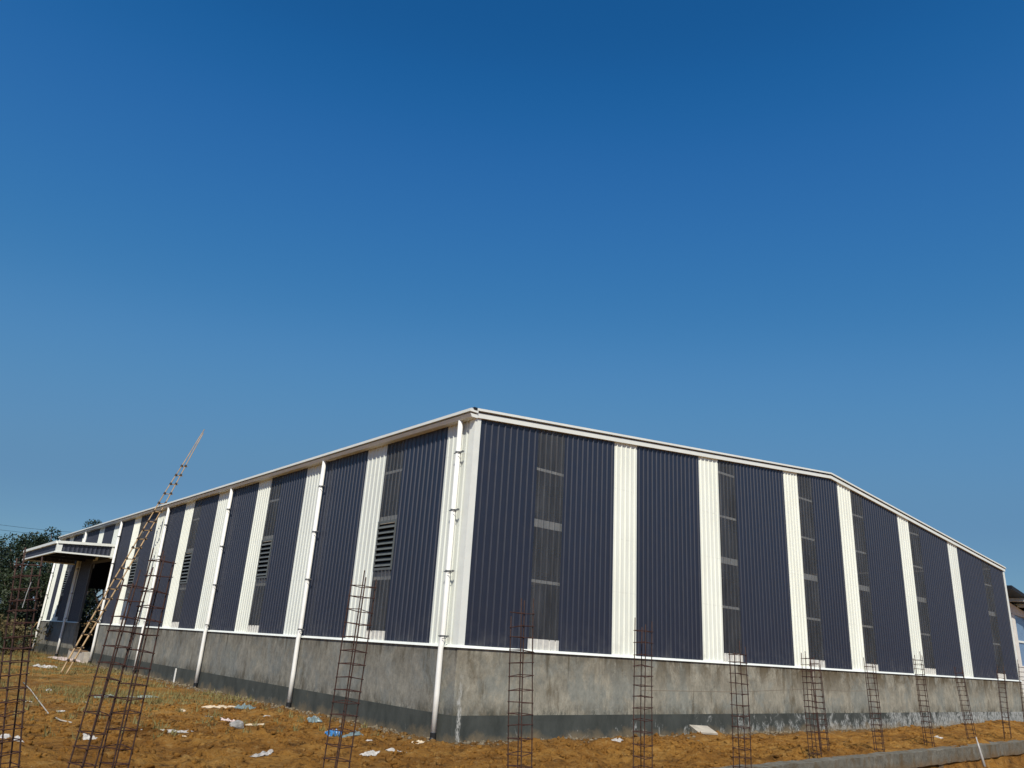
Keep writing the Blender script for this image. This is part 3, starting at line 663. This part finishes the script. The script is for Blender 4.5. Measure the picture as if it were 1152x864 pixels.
for i, (a, b, sz) in enumerate(scraps):
    crumple(('whitish', 'cream', 'greyish')[i % 3] + ' scrap of litter on the dirt ' + where[i], 'litter_scrap', a, b, sz*1.1, sz*.6, ('plastic_white', 'plastic_cream', 'grey_bag')[i % 3], 'litter', .04, i*.7, 40+i, 'small scraps of litter on the dirt')
def rock(label, px, py, r, mat, seed, name='stone', group=None, sq=.6):
    P = at_z(px, py, -1.93); P.z = gz(P.x, P.y); bm = bmesh.new(); bmesh.ops.create_icosphere(bm, subdivisions=3, radius=1)
    for q in bm.verts:
        d = q.co.normalized(); k = 1 + .35*mnoise.noise(d*1.3 + Vector((seed, 0, 0))) + .12*mnoise.noise(d*3.5 + Vector((0, seed, 0)))
        q.co = Vector((d.x*r*k*1.25, d.y*r*k*.85, d.z*r*k*sq)) + P + Vector((0, 0, r*sq*.55))
    m = D.meshes.new(name); bm.to_mesh(m); bm.free(); m.materials.append(M[mat]); o = D.objects.new(name, m); COL.objects.link(o)
    return tag(o, label, 'stone', group)
rock('smooth grey stone lying alone on the dirt below the pink bag', 266, 821.5, .12, 'stone', 3.3, sq=.8)
# tilted pale slab
P = at_z(795, 831, -1.93); P.z = gz(P.x, P.y); a = cr.copy(); a.z = 0; a.normalize(); bk = Vector((-a.y, a.x, 0)); up = (bk*.62 + Vector((0, 0, .17))).normalized()
nn = a.cross(up); c0 = P + Vector((0, 0, .02)); lo = [c0-a*.22, c0+a*.30, c0+a*.14+up*.50, c0-a*.36+up*.50]
tag(G().hexa([q-nn*.0 for q in lo] + [q+nn*.045 for q in lo]).obj('stone_slab', 'board'), 'pale broken slab tilted up on the dirt by the gable wall', 'slab')
# loose rubble: gravel and clods along the walls and over the site (uncountable)
def scatter(name, pts, mat, smin, smax, seed):
    rg = np.random.default_rng(seed); bm = bmesh.new(); bmesh.ops.create_icosphere(bm, subdivisions=1, radius=1)
    bv = np.array([q.co[:] for q in bm.verts]); bf = np.array([[q.index for q in p.verts] for p in bm.faces]); bm.free()
    n = len(pts); V = np.repeat(bv[None], n, 0)*rg.uniform(.65, 1.35, (n, len(bv), 1))
    s = smin + (smax-smin)*rg.random(n)**3; V *= (s[:, None]*rg.uniform(.6, 1.3, (n, 3)))[:, None, :]
    th = rg.random(n)*6.28; c, q = np.cos(th)[:, None], np.sin(th)[:, None]
    x, y = V[:, :, 0]*c-V[:, :, 1]*q, V[:, :, 0]*q+V[:, :, 1]*c
    zg = ground_z(pts[:, 0], pts[:, 1])
    co = np.stack([x+pts[:, :1], y+pts[:, 1:2], V[:, :, 2]*.75+zg[:, None]+s[:, None]*.2], 2).reshape(-1, 3)
    fa = (bf[None] + (np.arange(n)*len(bv))[:, None, None]).reshape(-1, 3)
    return raw_mesh(name, co, fa, mat)
def raw_mesh(name, co, fa, mat, parent=None):
    k = fa.shape[1]; m = D.meshes.new(name); m.vertices.add(len(co)); m.vertices.foreach_set('co', co.astype(np.float32).ravel())
    m.loops.add(fa.size); m.loops.foreach_set('vertex_index', fa.astype(np.int32).ravel())
    m.polygons.add(len(fa)); m.polygons.foreach_set('loop_start', (np.arange(len(fa))*k).astype(np.int32)); m.polygons.foreach_set('loop_total', np.full(len(fa), k, np.int32))
    m.update(calc_edges=True); m.materials.append(M[mat] if isinstance(mat, str) else mat); o = D.objects.new(name, m); COL.objects.link(o)
    if parent is not None: o.parent = parent; o.matrix_parent_inverse = PINV[parent.name]
    return o
r = RNG
A = np.stack([-.10-np.abs(r.normal(0, .42, 1500)), r.uniform(.2, 31, 1500)], 1)
B = np.stack([r.uniform(-.4, 34, 1700), -.10-np.abs(r.normal(0, .38, 1700))], 1)
o = scatter('rubble', np.concatenate([A, B]), 'pebble', .008, .06, 1); o['kind'] = 'stuff'; o['label'] = 'grey brown rubble strewn along the foot of the wall'
C1 = np.stack([r.uniform(-12, 9, 15000), r.uniform(-6, 9, 15000)], 1); C2 = np.stack([r.uniform(4, 26, 1800), r.uniform(-8, -.6, 1800)], 1)
C1 = C1[~((C1[:, 0] > -.15) & (C1[:, 1] > -.15))]
o = scatter('clods', np.concatenate([C1, C2]), 'soil', .008, .070, 2); o['kind'] = 'stuff'; o['label'] = 'crumbled orange clods of earth over the site'
# thin grass left of the building
n = 26000; gx_ = r.uniform(-9.5, -.3, n); gy_ = r.uniform(8, 42, n)
wx = r.uniform(-10, -.6, 130); wy = r.uniform(1, 10, 130); wk = np.repeat(np.arange(130), 10)
wX = wx[wk] + r.normal(0, .05, len(wk)); wY = wy[wk] + r.normal(0, .05, len(wk))
keep = (fbm(gx_*.45, gy_*.45, 4, 71) > .045) | (r.random(n) < .04); gx_, gy_ = np.concatenate([gx_[keep], wX]), np.concatenate([gy_[keep], wY]); n = len(gx_)
h = r.uniform(.04, .15, n)*(1+.5*r.random(n)); th = r.random(n)*6.28; wd = r.uniform(.008, .02, n); lx, ly = r.normal(0, .05, n), r.normal(0, .05, n)
zg = ground_z(gx_, gy_)
co = np.stack([np.stack([gx_-np.cos(th)*wd, gy_-np.sin(th)*wd, zg-.01], 1), np.stack([gx_+np.cos(th)*wd, gy_+np.sin(th)*wd, zg-.01], 1), np.stack([gx_+lx, gy_+ly, zg+h], 1)], 1).reshape(-1, 3)
o = raw_mesh('grass', co, np.arange(n*3).reshape(-1, 3), 'grass_blade'); o['kind'] = 'stuff'; o['label'] = 'sparse dry grass on the dirt left of the warehouse'

# ------------------------------------------------------------------ trees and bushes
def foliage(cl, per, leaf, seed, squash=.8):
    rg = np.random.default_rng(seed); P = []
    for (c, rad) in cl:
        k = int(per*rad**2); d = rg.normal(0, 1, (k, 3)); d /= np.linalg.norm(d, axis=1)[:, None]
        rr = rad*(.45+.60*rg.random(k)**.6)[:, None]; q = d*rr; q[:, 2] *= squash; P.append(q + np.array(c))
    P = np.concatenate(P); n = len(P)
    a = rg.normal(0, 1, (n, 3)); a /= np.linalg.norm(a, axis=1)[:, None]; b = rg.normal(0, 1, (n, 3)); b -= a*(a*b).sum(1)[:, None]; b /= np.linalg.norm(b, axis=1)[:, None]
    s = (leaf*rg.uniform(.6, 1.4, n))[:, None]
    co = np.stack([P-a*s, P+b*s*.5, P+a*s, P-b*s*.5], 1).reshape(-1, 3)
    return co, np.arange(n*4).reshape(-1, 4)
def tree(label, x, y, H, R, mat, seed, lean=0.0, cat='tree', group='trees behind the building', per=420, leaf=.10, low=.25):
    rg = random.Random(seed); z0 = gz(x, y)
    e = root('tree', label, cat, (x, y, z0), group)
    top = Vector((x+lean, y, z0+H*.72)); g = G(); b0 = Vector((x, y, z0-.2))
    g.tube([b0, b0.lerp(top, .4)+Vector((.1, 0, 0)), top], [H*.028, H*.02, H*.008], 8)
    cl = []
    for i in range(int(11+R*3)):
        t = low + (1-low)*rg.random(); an = rg.random()*6.28; prof = math.sin(min(1, (t-low*.6)/(1-low*.6))*math.pi*.86+.25)
        rr = R*(.25+.75*rg.random())*max(.25, prof)
        c = Vector((x+lean*t+math.cos(an)*rr, y+math.sin(an)*rr, z0+H*t*.95)); rad = R*rg.uniform(.22, .42)
        cl.append((c[:], rad)); st = b0.lerp(top, min(.95, t*.8)); g.tube([st, st.lerp(c, .6)+Vector((0, 0, -.1)), c], [H*.010, H*.007, H*.003], 5)
    g.obj('trunk', 'bark', e, True)
    co, fa = foliage(cl, per, leaf, seed); raw_mesh('crown', co, fa, mat, e)
def gp(px, py, d): p = at_dist(px, py, d); return p.x, p.y
specs = [(-35, 78, 8.0, 3.3, 'leaf_dark', 'broad dark tree at the far left edge, mostly outside the frame'),
         (4, 72, 8.8, 3.4, 'leaf_dark', 'dark rounded tree behind the leftmost rebar cage'),
         (24, 84, 9.3, 2.9, 'leaf_mid', 'lighter green tree between the two dark ones at the left'),
         (42, 70, 8.9, 1.9, 'leaf_dark', 'tall narrow dark tree right beside the canopy'),
         (14, 62, 5.2, 2.6, 'leaf_mid', 'low green tree in front of the dark tree row'),
         (40, 64, 5.6, 2.4, 'leaf_dark', 'low dark tree under the canopy end'),
         (62, 74, 8.0, 3.0, 'leaf_dark', 'dark tree seen past the far end of the warehouse'),
         (92, 80, 8.5, 3.6, 'leaf_dark', 'dark tree seen through the open door'),
         (112, 70, 7.0, 2.8, 'leaf_mid', 'green tree seen through the open door, right of the dark one'),
         (75, 66, 5.0, 2.4, 'leaf_mid', 'low tree behind the far wall of the warehouse')]
for i, (px, d, H, R, m, lab) in enumerate(specs):
    x, y = gp(px, 690, d); tree(lab, x, y, H, R, m, 100+i, low=.10 if H > 6 else .05)
x, y = gp(108, 600, 97); tree('tall tree whose top just shows above the warehouse eave', x, y, 13.0, 2.6, 'leaf_dark', 131)
def bush(label, px, d, H, R, mat, seed):
    rg = random.Random(seed); x, y = gp(px, 700, d); z0 = gz(x, y); e = root('bush', label, 'bush', (x, y, z0), 'dry bushes at the edge of the site'); g = G(); cl = []
    for i in range(10):
        an = rg.random()*6.28; rr = R*rg.random(); c = Vector((x+math.cos(an)*rr, y+math.sin(an)*rr, z0+H*rg.uniform(.25, .85))); cl.append((c[:], R*rg.uniform(.25, .4)))
        g.tube([(x+.1*math.cos(an), y+.1*math.sin(an), z0-.1), c], [.03, .01], 5)
    g.obj('stem', 'bark', e); co, fa = foliage(cl, 210, .10, seed, .9); raw_mesh('foliage', co, fa, mat, e)
for i, (px, d, H, R, m, lab) in enumerate([(-18, 54, 2.0, 1.7, 'leaf_dry', 'dry bush at the far left edge beyond the rebar cage'), (4, 56, 2.2, 1.9, 'leaf_dry', 'brownish bush behind the leftmost rebar cage'),
        (22, 58, 2.0, 1.8, 'leaf_dry', 'dry yellow bush between the rebar cage and the warehouse end'), (38, 68, 1.8, 1.4, 'leaf_dry', 'small dry bush against the far end of the warehouse'),
        (12, 51, 1.3, 1.2, 'leaf_mid', 'low green bush in front of the dry ones'), (96, 58, 1.7, 1.9, 'leaf_dry', 'dry bush seen through the open door'), (106, 61, 1.5, 1.6, 'leaf_dry', 'second dry bush seen through the door, on its right')]):
    bush(lab, px, d, H, R, m, 200+i)

# earth heap beyond the far door
hx, hy = gp(98, 700, 70); n = 40; v = []; f = []
for i in range(n+1):
    for j in range(n+1):
        u, w_ = (i/n*2-1)*4.5, (j/n*2-1)*3.5; x, y = hx+u, hy+w_
        q = max(0, 1-(u/4.4)**2-(w_/3.4)**2); v.append((x, y, gz(x, y) - .1 + 1.9*q**.8*(1+.5*mnoise.noise(Vector((x*.9, y*.9, 2)))) + .12*mnoise.noise(Vector((x*3, y*3, 1)))))
for i in range(n):
    for j in range(n): q = i*(n+1)+j; f.append((q, q+n+1, q+n+2, q+1))
tag(mesh_obj('earth_heap', v, f, 'soil', None, True), 'heap of orange earth seen through the open warehouse door', 'earth heap')
hose = [(26, 768), (34, 776), (44, 792), (55, 803), (68, 811), (80, 815)]
pts = []
for a in hose: p = at_z(a[0], a[1], -1.9); pts.append(Vector((p.x, p.y, gz(p.x, p.y)+.03)))
tag(G().tube(pts, .013, 7).obj('hose', 'board', None, True), 'pale thin hose curving over the dirt right of the leftmost cage', 'hose')

# ------------------------------------------------------------------ neighbour building at the right edge
NBD = root('neighbour_building', 'white framed building with dark overhanging roof at the right edge of the photo', 'building', (50, 8, -1.93))
def sl(x): return 5.02 - (x-45.8)*.155
G().hexa([(43.0, 2.0, sl(43)-.22), (62, 2.0, sl(62)-.22), (62, 16, sl(62)-.22), (43.0, 16, sl(43)-.22), (43.0, 2.0, sl(43)), (62, 2.0, sl(62)), (62, 16, sl(62)), (43.0, 16, sl(43))]).obj('roof', 'shaded_soffit', NBD)
for x in np.arange(45.2, 60, 1.5): G().box((x, 2.05, sl(x)-.42), (x+.28, 15, sl(x)-.215)).obj('roof_purlin', 'white_trim', NBD)
g = G().hexa([(45.0, 3, 4.02), (60, 3, 3.2), (60, 3.2, 3.2), (45.0, 3.2, 4.02), (45.0, 3, sl(45)-.43), (60, 3, sl(60)-.43), (60, 3.2, sl(60)-.43), (45.0, 3.2, sl(45)-.43)])
g.obj('wall_head', 'shed_wall', NBD)
for x in (45.35, 48.6, 52, 56): G().box((x, 2.97, -1.93), (x+.55, 3.2, 3.95)).obj('post', 'shed_wall', NBD)
G().box((45.9, 2.99, -1.93), (60, 3.18, .9)).obj('wall', 'shed_wall', NBD)
wn = sub(G().box((45.9, 3.06, .9), (60, 3.10, 4.1)).obj('window', 'shed_glass', NBD)); G().box((45.9, 3.0, 2.28), (60, 3.08, 2.40)).obj('window_rail', 'white_trim', wn)
G().box((45.0, 3.22, -1.93), (60, 15, 3.0)).obj('inner_wall', 'shed_wall', NBD)

# ------------------------------------------------------------------ overhead cables far behind
for i, (ya, yb) in enumerate(((576, 594), (569, 589))):
    a, b = at_dist(-160, ya-22, 70), at_dist(88, yb+2, 100); a2, b2 = a + (a-b)*.6, b + (b-a)*.5
    pts = [a2.lerp(b2, t) - Vector((0, 0, 1.2*math.sin(math.pi*t))) for t in np.linspace(0, 1, 14)]
    tag(G().tube(pts, .014, 5).obj('overhead_cable', 'cable'), ('lower thin overhead cable in the sky above the trees', 'upper thin overhead cable in the sky above the trees')[i], 'cable', 'overhead cables')
